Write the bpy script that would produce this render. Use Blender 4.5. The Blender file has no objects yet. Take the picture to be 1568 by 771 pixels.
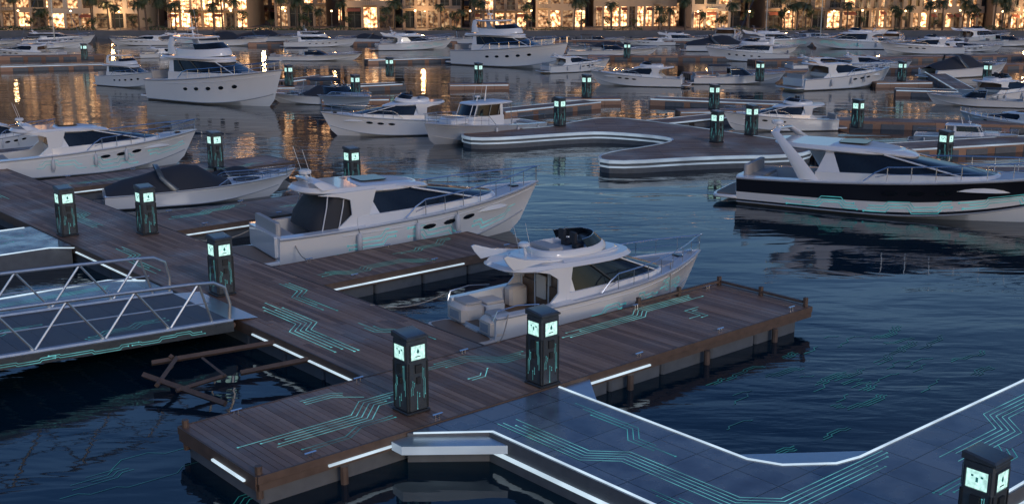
import bpy, math, random, bmesh
from mathutils import Vector
rad=math.radians
R=random.Random(7)
sc=bpy.context.scene
sc.view_settings.view_transform='Standard'
try: sc.view_settings.look='None'
except Exception: pass
sc.view_settings.exposure=0

# ------------------------------------------------------------------ survey helper
TH=math.atan(426/1780.0); CT,ST=math.cos(TH),math.sin(TH); CAMZ=12.0
def P(u,v,z=0.0):
    dv=v-386.0
    d=(u-784.0, 1780*CT-dv*ST, -1780*ST-dv*CT)
    t=(z-CAMZ)/d[2]
    return Vector((d[0]*t,d[1]*t,z))
ANG=math.atan2(.654,.756)
CA,SA=math.cos(ANG),math.sin(ANG)
def D(a,b,z=0.0): return Vector((a*CA-b*SA,a*SA+b*CA,z))

# ------------------------------------------------------------------ materials
MATS={}
def newmat(name):
    m=bpy.data.materials.new(name); m.use_nodes=True
    nt=m.node_tree; b=nt.nodes['Principled BSDF']; MATS[name]=m
    return m,nt,b
def N(nt,t,**k):
    n=nt.nodes.new(t)
    for a,v in k.items(): setattr(n,a,v)
    return n
def simple(name,col,rough=.4,metal=0,var=.12,scale=3.0,coat=0,bump=0,col2=None):
    m,nt,b=newmat(name)
    tc=N(nt,'ShaderNodeTexCoord'); no=N(nt,'ShaderNodeTexNoise'); no.inputs['Scale'].default_value=scale
    no.inputs['Detail'].default_value=6
    nt.links.new(tc.outputs['Object'],no.inputs['Vector'])
    mx=N(nt,'ShaderNodeMix',data_type='RGBA')
    c2=col2 if col2 else [c*(1-var) for c in col]
    c1=[min(1,c*(1+var)) for c in col] if not col2 else col
    mx.inputs[6].default_value=(*c2,1); mx.inputs[7].default_value=(*c1,1)
    nt.links.new(no.outputs['Fac'],mx.inputs[0]); nt.links.new(mx.outputs[2],b.inputs['Base Color'])
    mr=N(nt,'ShaderNodeMapRange'); mr.inputs['To Min'].default_value=max(.02,rough*.7); mr.inputs['To Max'].default_value=min(1,rough*1.3)
    nt.links.new(no.outputs['Fac'],mr.inputs['Value']); nt.links.new(mr.outputs[0],b.inputs['Roughness'])
    b.inputs['Metallic'].default_value=metal
    b.inputs['Coat Weight'].default_value=coat
    if bump:
        bp=N(nt,'ShaderNodeBump'); bp.inputs['Strength'].default_value=bump; bp.inputs['Distance'].default_value=.02
        nt.links.new(no.outputs['Fac'],bp.inputs['Height']); nt.links.new(bp.outputs[0],b.inputs['Normal'])
    return m
def emis(name,col,st,base=(.05,.05,.05),var=0.0,scale=4,samp=True):
    m,nt,b=newmat(name)
    b.inputs['Base Color'].default_value=(*base,1); b.inputs['Roughness'].default_value=.3
    b.inputs['Emission Color'].default_value=(*col,1); b.inputs['Emission Strength'].default_value=st
    if not samp:
        try: m.cycles.emission_sampling='NONE'
        except Exception: pass
    if var:
        tc=N(nt,'ShaderNodeTexCoord'); no=N(nt,'ShaderNodeTexNoise'); no.inputs['Scale'].default_value=scale
        nt.links.new(tc.outputs['Object'],no.inputs['Vector'])
        mr=N(nt,'ShaderNodeMapRange'); mr.inputs['From Min'].default_value=.3; mr.inputs['From Max'].default_value=.7
        mr.inputs['To Min'].default_value=st*(1-var); mr.inputs['To Max'].default_value=st*(1+var)
        nt.links.new(no.outputs['Fac'],mr.inputs['Value']); nt.links.new(mr.outputs[0],b.inputs['Emission Strength'])
    return m
simple('gelcoat',(.77,.78,.80),.12,coat=.6,var=.03,scale=1.2)
simple('gelcoat_deck',(.58,.59,.62),.45,var=.08,scale=5)
simple('cream',(.74,.65,.57),.4,var=.05,scale=4)
simple('hull_navy',(.010,.012,.020),.35,coat=.05,scale=1)
simple('hull_grey',(.36,.39,.44),.25,coat=.3,var=.08,scale=1)
simple('glass_dark',(.010,.014,.020),.04,var=.4,scale=1.5)
simple('door_glass',(.16,.10,.07),.12,var=.5,scale=2.5)
simple('canvas',(.030,.033,.042),.75,var=.4,scale=6,bump=.4)
simple('cushion',(.45,.43,.42),.8,var=.1,scale=8)
simple('teak',(.26,.165,.11),.6,var=.25,scale=9)
simple('steel',(.72,.74,.77),.22,metal=1,var=.08)
simple('alu',(.52,.56,.60),.36,metal=.8,var=.15,scale=6)
simple('rubber',(.03,.033,.036),.5)
simple('rope',(.35,.32,.28),.8,var=.2,scale=20)
simple('charcoal',(.085,.10,.112),.30,metal=.3,var=.3,scale=5)
simple('concrete_float',(.12,.13,.145),.7,var=.35,scale=3,bump=.3)
simple('timber_dark',(.12,.080,.062),.6,var=.45,scale=4,bump=.4)
simple('stone_wall',(.34,.27,.20),.8,var=.2,scale=.6,bump=.3)
simple('stone_wall_pale',(.42,.36,.29),.8,var=.18,scale=.6)
simple('stone_wall_dark',(.20,.16,.13),.8,var=.25,scale=.6)
simple('paving',(.12,.105,.10),.7,var=.3,scale=.5)
simple('quay_stone',(.12,.12,.13),.8,var=.35,scale=.7,bump=.4)
simple('palm_leaf',(.05,.08,.035),.6,var=.5,scale=3)
simple('leaf',(.045,.075,.03),.6,var=.6,scale=2)
simple('bark',(.12,.085,.06),.85,var=.4,scale=6,bump=.5)
simple('awning',(.25,.08,.05),.8,var=.2)
emis('trace',(.12,.78,.80),.26,(.03,.12,.12),var=.75,scale=.8,samp=False)
emis('trace_bright',(.24,.88,.93),.40,(.04,.14,.14),var=.6,scale=1.2,samp=False)
emis('trace_hull',(.08,.72,.74),.26,(.16,.38,.40),var=.6,scale=1.5,samp=False)
emis('painted_reflection',(.05,.60,.60),.085,(.01,.04,.045),var=.95,scale=.45,samp=False)
emis('strip',(.70,.88,1.0),.72,(.4,.45,.5),var=.3,scale=.9,samp=False)
emis('strip_soft',(.60,.78,.95),.26,(.45,.5,.55),var=.5,scale=.5,samp=False)
emis('panel',(.56,.97,.86),.92,(.4,.5,.5),var=.4,scale=9)
emis('lamp_warm',(1,.62,.28),9,(.5,.4,.3),samp=False)

def ramp_wood(nt,b,tone_out,rough=(.38,.8)):
    tc=N(nt,'ShaderNodeTexCoord')
    no=N(nt,'ShaderNodeTexNoise'); no.inputs['Scale'].default_value=5.5; no.inputs['Detail'].default_value=9; no.inputs['Roughness'].default_value=.7
    nt.links.new(tc.outputs['Object'],no.inputs['Vector'])
    big=N(nt,'ShaderNodeTexNoise'); big.inputs['Scale'].default_value=.35; big.inputs['Detail'].default_value=3
    nt.links.new(tc.outputs['Object'],big.inputs['Vector'])
    r=N(nt,'ShaderNodeValToRGB')
    r.color_ramp.elements[0].color=(.085,.046,.032,1); r.color_ramp.elements[1].color=(.42,.245,.165,1)
    e=r.color_ramp.elements.new(.5); e.color=(.235,.130,.088,1)
    a1=N(nt,'ShaderNodeMath',operation='MULTIPLY_ADD'); a1.inputs[1].default_value=.55
    nt.links.new(tone_out,a1.inputs[0])
    a2=N(nt,'ShaderNodeMath',operation='MULTIPLY_ADD'); a2.inputs[1].default_value=.5; a2.inputs[2].default_value=-.12
    nt.links.new(no.outputs['Fac'],a2.inputs[0]); nt.links.new(a2.outputs[0],a1.inputs[2])
    a3=N(nt,'ShaderNodeMath',operation='MULTIPLY_ADD'); a3.inputs[1].default_value=.5
    nt.links.new(big.outputs['Fac'],a3.inputs[0]); nt.links.new(a1.outputs[0],a3.inputs[2])
    nt.links.new(a3.outputs[0],r.inputs[0])
    mr=N(nt,'ShaderNodeMapRange'); mr.inputs['To Min'].default_value=rough[0]; mr.inputs['To Max'].default_value=rough[1]
    mr.inputs['From Min'].default_value=.35; mr.inputs['From Max'].default_value=.65
    nt.links.new(big.outputs['Fac'],mr.inputs['Value']); nt.links.new(mr.outputs[0],b.inputs['Roughness'])
    bp=N(nt,'ShaderNodeBump'); bp.inputs['Strength'].default_value=.35; bp.inputs['Distance'].default_value=.01
    nt.links.new(no.outputs['Fac'],bp.inputs['Height']); nt.links.new(bp.outputs[0],b.inputs['Normal'])
    return r,tc
m,nt,b=newmat('wood_planks'); at=N(nt,'ShaderNodeAttribute',attribute_name='tone'); r,_=ramp_wood(nt,b,at.outputs['Fac']); nt.links.new(r.outputs[0],b.inputs['Base Color'])
m,nt,b=newmat('timber_deck')
tc=N(nt,'ShaderNodeTexCoord'); br=N(nt,'ShaderNodeTexBrick'); br.inputs['Scale'].default_value=1; br.inputs['Brick Width'].default_value=3.2; br.inputs['Row Height'].default_value=.24; br.inputs['Mortar Size'].default_value=.012
br.inputs['Color1'].default_value=(0,0,0,1); br.inputs['Color2'].default_value=(1,1,1,1); br.inputs['Mortar'].default_value=(.5,.5,.5,1)
nt.links.new(tc.outputs['Object'],br.inputs['Vector']); r,_=ramp_wood(nt,b,br.outputs['Color'])
mx=N(nt,'ShaderNodeMix',data_type='RGBA'); mx.inputs[7].default_value=(.02,.015,.012,1); nt.links.new(br.outputs['Fac'],mx.inputs[0]); nt.links.new(r.outputs[0],mx.inputs[6]); nt.links.new(mx.outputs[2],b.inputs['Base Color'])

def tile_mat():
    m,nt,b=newmat('tiles')
    tc=N(nt,'ShaderNodeTexCoord')
    br=N(nt,'ShaderNodeTexBrick'); br.offset=0; br.inputs['Scale'].default_value=1
    br.inputs['Brick Width'].default_value=1.2; br.inputs['Row Height'].default_value=1.2; br.inputs['Mortar Size'].default_value=.016
    br.inputs['Color1'].default_value=(.18,.21,.25,1); br.inputs['Color2'].default_value=(.25,.28,.32,1); br.inputs['Mortar'].default_value=(.045,.05,.06,1)
    nt.links.new(tc.outputs['Object'],br.inputs['Vector'])
    no=N(nt,'ShaderNodeTexNoise'); no.inputs['Scale'].default_value=1.1; no.inputs['Detail'].default_value=8
    nt.links.new(tc.outputs['Object'],no.inputs['Vector'])
    mx=N(nt,'ShaderNodeMix',data_type='RGBA',blend_type='MULTIPLY'); mx.inputs[0].default_value=.8
    nt.links.new(br.outputs['Color'],mx.inputs[6])
    rr=N(nt,'ShaderNodeValToRGB'); rr.color_ramp.elements[0].position=.3; rr.color_ramp.elements[0].color=(.42,.42,.44,1); rr.color_ramp.elements[1].position=.7
    nt.links.new(no.outputs['Fac'],rr.inputs[0]); nt.links.new(rr.outputs[0],mx.inputs[7])
    nt.links.new(mx.outputs[2],b.inputs['Base Color'])
    mr=N(nt,'ShaderNodeMapRange'); mr.inputs['From Min'].default_value=.35; mr.inputs['From Max'].default_value=.65; mr.inputs['To Min'].default_value=.06; mr.inputs['To Max'].default_value=.4
    nt.links.new(no.outputs['Fac'],mr.inputs['Value']); nt.links.new(mr.outputs[0],b.inputs['Roughness'])
    bp=N(nt,'ShaderNodeBump'); bp.inputs['Strength'].default_value=.4; bp.inputs['Distance'].default_value=.008; bp.invert=True
    nt.links.new(br.outputs['Fac'],bp.inputs['Height']); nt.links.new(bp.outputs[0],b.inputs['Normal'])
tile_mat()
def window_mat():
    m,nt,b=newmat('window_lit')
    try: m.cycles.emission_sampling='NONE'
    except Exception: pass
    at=N(nt,'ShaderNodeAttribute',attribute_name='tone')
    tc=N(nt,'ShaderNodeTexCoord')
    no=N(nt,'ShaderNodeTexNoise'); no.inputs['Scale'].default_value=1.5; no.inputs['Detail'].default_value=5
    nt.links.new(tc.outputs['Object'],no.inputs['Vector'])
    r=N(nt,'ShaderNodeValToRGB'); r.color_ramp.elements[0].position=.3; r.color_ramp.elements[0].color=(1,.28,.06,1)
    r.color_ramp.elements[1].position=.72; r.color_ramp.elements[1].color=(1,.68,.36,1)
    nt.links.new(no.outputs['Fac'],r.inputs[0]); nt.links.new(r.outputs[0],b.inputs['Emission Color'])
    pw=N(nt,'ShaderNodeMapRange'); pw.inputs['From Min'].default_value=.38; pw.inputs['From Max'].default_value=.68; pw.inputs['To Min'].default_value=.12; pw.inputs['To Max'].default_value=1.8
    nt.links.new(no.outputs['Fac'],pw.inputs['Value'])
    mu=N(nt,'ShaderNodeMath',operation='MULTIPLY'); nt.links.new(at.outputs['Fac'],mu.inputs[0]); nt.links.new(pw.outputs[0],mu.inputs[1])
    nt.links.new(mu.outputs[0],b.inputs['Emission Strength'])
    b.inputs['Base Color'].default_value=(.02,.025,.03,1); b.inputs['Roughness'].default_value=.08
window_mat()
def water_mat():
    m,nt,b=newmat('water')
    b.inputs['Base Color'].default_value=(.003,.018,.030,1); b.inputs['IOR'].default_value=1.34
    b.inputs['Roughness'].default_value=.03
    tc=N(nt,'ShaderNodeTexCoord')
    pt=N(nt,'ShaderNodeTexNoise'); pt.inputs['Scale'].default_value=1; pt.inputs['Detail'].default_value=4
    mp=N(nt,'ShaderNodeMapping'); mp.inputs['Scale'].default_value=(.03,.085,1); nt.links.new(tc.outputs['Object'],mp.inputs['Vector']); nt.links.new(mp.outputs[0],pt.inputs['Vector'])
    pr=N(nt,'ShaderNodeMapRange'); pr.inputs['From Min'].default_value=.42; pr.inputs['From Max'].default_value=.62; pr.inputs['To Min'].default_value=.10; pr.inputs['To Max'].default_value=.95
    nt.links.new(pt.outputs['Fac'],pr.inputs['Value'])
    prev=None
    for sx,sy,s,st,dist,rot in ((.14,.40,1,.5,.13,8),(.6,1.8,1,1,.030,-10),(2.0,5.0,1,1,.0045,16)):
        mp=N(nt,'ShaderNodeMapping'); mp.inputs['Scale'].default_value=(sx,sy,1); mp.inputs['Rotation'].default_value=(0,0,rad(rot))
        nt.links.new(tc.outputs['Object'],mp.inputs['Vector'])
        no=N(nt,'ShaderNodeTexNoise'); no.inputs['Scale'].default_value=s; no.inputs['Detail'].default_value=3; no.inputs['Distortion'].default_value=.4
        nt.links.new(mp.outputs[0],no.inputs['Vector'])
        bp=N(nt,'ShaderNodeBump'); bp.inputs['Strength'].default_value=st; bp.inputs['Distance'].default_value=dist
        if st==1: nt.links.new(pr.outputs[0],bp.inputs['Strength'])
        nt.links.new(no.outputs['Fac'],bp.inputs['Height'])
        if prev: nt.links.new(prev.outputs[0],bp.inputs['Normal'])
        prev=bp
    nt.links.new(prev.outputs[0],b.inputs['Normal'])
water_mat()

# ------------------------------------------------------------------ mesh builder
class MB:
    def __init__(s): s.v=[];s.f=[];s.m=[];s.t=[];s.mats=[]
    def mi(s,n):
        if n not in s.mats: s.mats.append(n)
        return s.mats.index(n)
    def add(s,vs,fs,mat,tone=.5):
        o=len(s.v); s.v+= [tuple(p) for p in vs]; k=s.mi(mat)
        for f in fs: s.f.append(tuple(i+o for i in f)); s.m.append(k); s.t.append(tone)
    def box(s,x0,x1,y0,y1,z0,z1,mat,tone=.5):
        s.add([(x0,y0,z0),(x1,y0,z0),(x1,y1,z0),(x0,y1,z0),(x0,y0,z1),(x1,y0,z1),(x1,y1,z1),(x0,y1,z1)],
              [(0,3,2,1),(4,5,6,7),(0,1,5,4),(1,2,6,5),(2,3,7,6),(3,0,4,7)],mat,tone)
    def loft(s,rings,mat,closed=True,cap0=None,cap1=None):
        n=len(rings[0]); o=len(s.v)
        for r in rings: s.v+=[tuple(p) for p in r]
        for i in range(len(rings)-1):
            for j in range(n if closed else n-1):
                a=o+i*n+j; b=o+i*n+(j+1)%n
                mm=mat(i,j) if callable(mat) else mat
                s.f.append((a,b,b+n,a+n)); s.m.append(s.mi(mm)); s.t.append(.5)
        if cap0: s.f.append(tuple(o+j for j in reversed(range(n)))); s.m.append(s.mi(cap0)); s.t.append(.5)
        if cap1:
            q=o+(len(rings)-1)*n; s.f.append(tuple(q+j for j in range(n))); s.m.append(s.mi(cap1)); s.t.append(.5)
    def slab(s,out,z0,z1,mat,r=.04,zf=None,top=None):
        cx=sum(p[0] for p in out)/len(out); cy=sum(p[1] for p in out)/len(out)
        def ins(q):
            res=[]
            for x,y in out:
                d=math.hypot(x-cx,y-cy) or 1
                res.append((x-(x-cx)/d*q,y-(y-cy)/d*q))
            return res
        g=zf or (lambda x,y:0)
        mk=lambda q,z:[(x,y,z+g(x,y)) for x,y in ins(q)]
        s.loft([mk(r,z0),mk(0,z0+r*.6),mk(0,z1-r*.8),mk(r,z1)],mat,True,mat,top or mat)
    def rbox(s,x0,x1,y0,y1,z0,z1,mat,r=.05):
        c=min(r,(x1-x0)*.3,(y1-y0)*.3)
        s.slab([(x0+c,y0),(x1-c,y0),(x1,y0+c),(x1,y1-c),(x1-c,y1),(x0+c,y1),(x0,y1-c),(x0,y0+c)],z0,z1,mat,min(c,(z1-z0)*.4))
    def tube(s,pts,r,mat,n=6):
        pts=[Vector(p) for p in pts]; rings=[]
        for i,p in enumerate(pts):
            d=(pts[min(i+1,len(pts)-1)]-pts[max(i-1,0)]).normalized()
            up=Vector((0,0,1)) if abs(d.z)<.95 else Vector((1,0,0))
            a=d.cross(up).normalized(); b=a.cross(d)
            rr=r[i] if isinstance(r,(list,tuple)) else r
            rings.append([p+a*math.cos(2*math.pi*k/n)*rr+b*math.sin(2*math.pi*k/n)*rr for k in range(n)])
        s.loft(rings,mat,True,mat,mat)
    def prism(s,poly,z0,z1,mat,top=None,bottom=True):
        n=len(poly); k=[(x,y,z0) for x,y in poly]+[(x,y,z1) for x,y in poly]
        s.add(k,[(i,(i+1)%n,(i+1)%n+n,i+n) for i in range(n)],mat)
        s.add([(x,y,z1) for x,y in poly],[tuple(range(n))],top or mat)
        if bottom: s.add([(x,y,z0) for x,y in poly],[tuple(reversed(range(n)))],mat)
    def plate(s,poly,y0,y1,mat):
        n=len(poly); k=[(x,y0,z) for x,z in poly]+[(x,y1,z) for x,z in poly]
        s.add(k,[(i,(i+1)%n,(i+1)%n+n,i+n) for i in range(n)]+[tuple(reversed(range(n))),tuple(range(n,2*n))],mat)
    def arch(s,path,w,t,mat):
        rings=[]
        for i,p in enumerate(path):
            a=path[max(i-1,0)]; b=path[min(i+1,len(path)-1)]
            dy,dz=b[1]-a[1],b[2]-a[2]; L=math.hypot(dy,dz) or 1; ny,nz=-dz/L,dy/L
            ww=w[i] if isinstance(w,(list,tuple)) else w
            rings.append([(p[0]+cx*ww/2,p[1]+ny*ct*t/2,p[2]+nz*ct*t/2) for cx,ct in ((-1,-.2),(-.6,-1),(.6,-1),(1,-.2),(1,.2),(.6,1),(-.6,1),(-1,.2))])
        s.loft(rings,mat,True,mat,mat)
    def mesh(s,name,angle=38):
        me=bpy.data.meshes.new(name); me.from_pydata(s.v,[],s.f)
        for n in s.mats: me.materials.append(MATS[n])
        me.polygons.foreach_set('material_index',s.m)
        me.polygons.foreach_set('use_smooth',[True]*len(s.f))
        at=me.attributes.new('tone','FLOAT','FACE'); at.data.foreach_set('value',s.t)
        me.update(); me.validate()
        try: me.set_sharp_from_angle(angle=rad(angle))
        except Exception: pass
        return me
    def obj(s,name,parent=None,angle=38,fix=False):
        me=s.mesh(name,angle); o=bpy.data.objects.new(name,me); sc.collection.objects.link(o)
        if fix: recalc(me)
        if parent: o.parent=parent
        return o
def recalc(me):
    bm=bmesh.new(); bm.from_mesh(me); bmesh.ops.recalc_face_normals(bm,faces=bm.faces); bm.to_mesh(me); bm.free()
def empty(name,loc=(0,0,0),rz=0):
    e=bpy.data.objects.new(name,None); e.location=loc; e.rotation_euler=(0,0,rz); sc.collection.objects.link(e); return e

# ------------------------------------------------------------------ circuit traces
def offset(path,d):
    out=[]; n=len(path)
    for i in range(n):
        if i>0: ax,ay=path[i][0]-path[i-1][0],path[i][1]-path[i-1][1]
        if i<n-1: bx,by=path[i+1][0]-path[i][0],path[i+1][1]-path[i][1]
        if i==0: ax,ay=bx,by
        if i==n-1: bx,by=ax,ay
        la=math.hypot(ax,ay) or 1; lb=math.hypot(bx,by) or 1
        nx,ny=-ay/la-by/lb,ax/la+bx/lb; ln=math.hypot(nx,ny) or 1; nx/=ln; ny/=ln
        c=max(.4,nx*(-ay/la)+ny*(ax/la))
        out.append((path[i][0]+nx*d/c,path[i][1]+ny*d/c))
    return out
def strip(mb,path,w,fm,mat,sub=0):
    if sub:
        q=[path[0]]
        for a,b in zip(path,path[1:]):
            k=max(1,int(math.hypot(b[0]-a[0],b[1]-a[1])/sub))
            for i in range(1,k+1): q.append((a[0]+(b[0]-a[0])*i/k,a[1]+(b[1]-a[1])*i/k))
        path=q
    l=offset(path,w/2); r=offset(path,-w/2)
    vs=[fm(*p) for p in l]+[fm(*p) for p in r]; n=len(path)
    mb.add(vs,[(i+n,i+1+n,i+1,i) for i in range(n-1)],mat)
def dot(mb,c,r,fm,mat):
    k=8; o=[fm(c[0]+r*math.cos(2*math.pi*i/k),c[1]+r*math.sin(2*math.pi*i/k)) for i in range(k)]
    mb.add(o,[tuple(range(k))],mat)
def bundle(mb,path,n,sp,w,fm,mat,rg,sub=0,dots=True):
    for k in range(n):
        pts=offset(path,(k-(n-1)/2)*sp)
        for e in (0,-1):
            a,b=(pts[0],pts[1]) if e==0 else (pts[-1],pts[-2])
            L=math.hypot(b[0]-a[0],b[1]-a[1]); t=rg.uniform(0,.75)*min(1,1.6/max(L,.01))
            t=min(t,.85); pts[e]=(a[0]+(b[0]-a[0])*t,a[1]+(b[1]-a[1])*t)
        strip(mb,pts,w,fm,mat,sub)
        if dots:
            for e in (0,-1):
                if rg.random()<.6: dot(mb,pts[e],w*1.6,fm,mat)
def jog(u0,v0,u1,vlo,vhi,rg,step=2.0,amp=.6,swap=False):
    u,v=u0,v0; pts=[(u,v)]; sg=1 if u1>u0 else -1
    while (u1-u)*sg>step*.4:
        u+=sg*rg.uniform(.4,1.2)*step; pts.append((u,v))
        dv=rg.uniform(.4,1)*amp*rg.choice((-1,1))
        if not vlo<v+dv<vhi: dv=-dv
        u+=sg*abs(dv); v+=dv; pts.append((u,v))
    u+=sg*.4*step; pts.append((u,v))
    return [(b,a) for a,b in pts] if swap else pts

# ------------------------------------------------------------------ yachts
def superell(cx,cy,hx,hy,n=28,p=4,taper=0):
    o=[]
    for i in range(n):
        t=2*math.pi*(i+.5)/n; c,s_=math.cos(t),math.sin(t)
        x=hx*math.copysign(abs(c)**(2/p),c); y=hy*math.copysign(abs(s_)**(2/p),s_)
        o.append((cx+x,cy+y*(1-taper*max(0,x/hx)**2)))
    return o
NS,NN=9,9
def ring(xb,xf,hw,z,nose=1.2,taper=.25,slope=0,zc=None):
    h=[]
    f=lambda x:hw*(1-taper*max(0,(x-xb)/(xf-xb))**2)
    for i in range(NS):
        x=xb+(xf-nose-xb)*i/NS; h.append((x,f(x)))
    yn=f(xf-nose)
    for i in range(NN+1):
        a=math.pi/2*i/NN; h.append((xf-nose+nose*math.sin(a),yn*max(0,math.cos(a))**.75))
    full=h+[(x,-y) for x,y in reversed(h[:-1])]
    zz=zc or (lambda x:0)
    return [(x,y,z+slope*(x-xb)+zz(x)) for x,y in full]
NSEG=2*(NS+NN)
def house(mb,xb,xf,hw,z0,z1,z2,z3,rake=1.8,tumble=.22,nose=1.3,taper=.25,slope=0,g0=0,body='gelcoat',door='door_glass',pill=(12,),over=.0,xb2=None,low=0.0,arc=0.0,rise=.45):
    xb2=xb if xb2 is None else xb2
    xt=xf-rake
    za=lambda x:-arc*max(0,(x-(xb2+(xt-xb2)*.35))/(xt-xb2))**2
    ri=lambda x:arc*rise*max(0,(x-xb)/(xf-xb))
    A=ring(xb,xf,hw,z0,nose,taper)
    B=ring(xb,xf-rake*low-.25,hw-.04,z1,nose,taper,slope,ri)
    B2=ring(xb+.04,xf-rake*low-.31,hw-.09,z1+.01,nose,taper,slope,ri)
    C2=ring(xb2+.04,xt-.06,hw-tumble-.06,z2,nose*.9,taper,slope,za)
    C=ring(xb2-over*.3,xt+.05,hw-tumble+.01,z2+.01,nose*.9,taper,slope,za)
    Dr=ring(xb2-over,xt+.08,hw-tumble+.04,z2+.07,nose*.9,taper,slope,za)
    E=ring(xb2-over+.03,xt-.05,hw-tumble-.06,z3-.05,nose*.85,taper,slope,za)
    F=ring(xb2-over+.3,xt-.6,hw-tumble-.4,z3,nose*.7,taper,slope,za)
    def mt(i,j):
        if i==2:
            if j==NSEG: return door
            jj=min(j,NSEG-1-j)
            return 'glass_dark' if jj>=g0 else body
        return body
    mb.loft([A,B,B2,C2,C,Dr,E,F],mt,True,None,'gelcoat_deck')
    for k in pill:
        for kk in (k,NSEG-k):
            a=Vector(B[kk]); b=Vector(C[kk]); mb.tube([a,b],.035,'gelcoat' if k>NS else 'charcoal',5)
def hullf(B,fa,fb,L=12,rake=1.5,full=2.4):
    hb=lambda s:B/2*(.93+.07*min(1,s/.3))*(1-max(0,(s-.40)/.60)**full)
    zs=lambda s:fa+(fb-fa)*s**1.5
    hc=lambda s:hb(s)*(.92-.5*max(0,(s-.4)/.6)**1.4)
    zc=lambda s:.10+.72*max(0,(s-.45)/.55)**2
    zk=lambda s:-.6+1.0*max(0,(s-.8)/.2)**2
    def X(s,z): return s*L-rake*s**6*(1-max(0,min(1,(z+.6)/(zs(s)+.6))))
    def surf(s,v,side=1,off=0):
        s=max(0,min(1,s)); z=zc(s)+(zs(s)-zc(s))*v
        y=hc(s)+(hb(s)-hc(s))*v**(1+.9*s)
        return (X(s,z),side*(y+off),z)
    return hb,zs,hc,zc,zk,X,surf
VR=(.0,.1,.25,.4,.55,.7,.84,.93,1.0)
def hull(mb,B=3.8,fa=1.15,fb=2.0,cock=.27,floor=.6,band=None,L=12,rake=1.5,full=2.4,topside='gelcoat',deck='gelcoat_deck'):
    hb,zs,hc,zc,zk,X,surf=hullf(B,fa,fb,L,rake,full)
    S=[i/44 for i in range(45)]
    if cock>0:
        S=[s for s in S if abs(s-cock)>.012]+[cock-.0005,cock+.0005]; S.sort()
    rings=[]
    for s in S:
        pr=[(X(s,zk(s)),0,zk(s))]
        pr+=[surf(s,v) for v in VR]
        z=zs(s); y=hb(s)
        if s<cock:
            w=.38; pr+=[(X(s,z),y-w,z+.02),(X(s,z),y-w-.03,floor),(X(s,z),0,floor)]
        else:
            pr+=[(X(s,z),max(0,y-.09),z+.0),(X(s,z),max(0,y-.11),z-.05),(X(s,z),0,z-.03+.05*min(1,y))]
        rings.append(pr+[(p[0],-p[1],p[2]) for p in reversed(pr[1:-1])])
    n=len(rings[0]); half=len(VR)+4-1
    def mt(i,j):
        jj=j if j<half else n-1-j
        s=S[i]
        if jj==0: return topside
        if jj<=len(VR)-1: return (band or {}).get(jj,topside)
        if jj==len(VR): return 'gelcoat'
        if s<cock-.01: return 'gelcoat' if jj==len(VR)+1 else 'teak'
        return deck
    mb.loft(rings,mt,True,'gelcoat',None)
    for sd in (1,-1):
        mb.tube([(X(s,zs(s)),sd*(hb(s)+.012),zs(s)-.05) for s in [i/30 for i in range(31)]],.035,'hull_grey',5)
        mb.tube([surf(s,0,sd,.0) for s in [i/26*.98 for i in range(27)]],.028,'hull_grey',5)
        if not band: mb.tube([surf(s,.80,sd,.0) for s in [.2+i/26*.77 for i in range(27)]],.022,topside,5)
    return hullf(B,fa,fb,L,rake,full)
def rails(mb,H,s0=.45,h=.62,mat='steel'):
    hb,zs,hc,zc,zk,X,surf=H
    S=[s0+(1-s0)*i/16*.992 for i in range(17)]
    for sd in (1,-1):
        top=[(X(s,zs(s))-.05,sd*max(.05,hb(s)-.1),zs(s)+h*min(1,(s-s0)/.06+.05)) for s in S]
        mb.tube(top,.028,mat,5)
        mid=[(p[0],p[1],zs(s)+(p[2]-zs(s))*.5) for p,s in zip(top,S)]
        mb.tube(mid[1:],.013,mat,4)
        for k in range(2,17,2):
            p=top[k]; mb.tube([(p[0],p[1],zs(S[k])),p],.018,mat,4)
    mb.tube([(12.0,.05,zs(1)+h),(12.08,0,zs(1)+h),(12.0,-.05,zs(1)+h)],.024,mat,5)
def portholes(mb,H,ss,v=.62,w=.34,h=.13):
    surf=H[-1]
    for s0 in ss:
        for sd in (1,-1):
            c=[]
            for i in range(12):
                t=2*math.pi*i/12; c.append(surf(s0+w/2/12*math.cos(t),v+h*math.sin(t),sd,.022))
            if sd<0: c.reverse()
            mb.add(c,[tuple(range(12))],'glass_dark')
def hull_traces(mb,H,rg,n=3,s0=.2,s1=.92,mat='trace_hull',w=.022,vlo=.25,vhi=.75,sp=.12,nl=(2,3)):
    surf=H[-1]
    for sd in (1,-1):
        fm=lambda u,v,sd=sd: surf(u/12,max(.03,min(.97,v)),sd,.016)
        span=(s1-s0)*12/n
        for k in range(n):
            u=s0*12+k*span+.1; v=rg.uniform(vlo+.1,vhi-.1)
            bundle(mb,jog(u,v,u+span*.8,vlo,vhi,rg,span*.4,.22),rg.choice(nl),sp,w,fm,mat,rg,sub=.25)
def fenders(mb,H,ss,side):
    for s0 in ss:
        x,y,z=H[-1](s0,.9,side,.13); mb.tube([(x,y,z-.05),(x,y,z-.15),(x,y,z-.6),(x,y,z-.7)],[.03,.11,.11,.04],'gelcoat_deck',8)
        mb.tube([(x,y-side*.1,z+.1),(x,y,z-.05)],.012,'rubber',4)
def seat(mb,x0,x1,y0,y1,z,back=None,mat='cushion'):
    mb.rbox(x0,x1,y0,y1,z,z+.38,'gelcoat',.07); mb.rbox(x0+.03,x1-.03,y0+.03,y1-.03,z+.385,z+.5,mat,.05)
    if back=='a': mb.rbox(x0-.05,x0+.13,y0,y1,z+.4,z+.95,mat,.05)
    if back=='f': mb.rbox(x1-.13,x1+.05,y0,y1,z+.4,z+.95,mat,.05)
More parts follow.
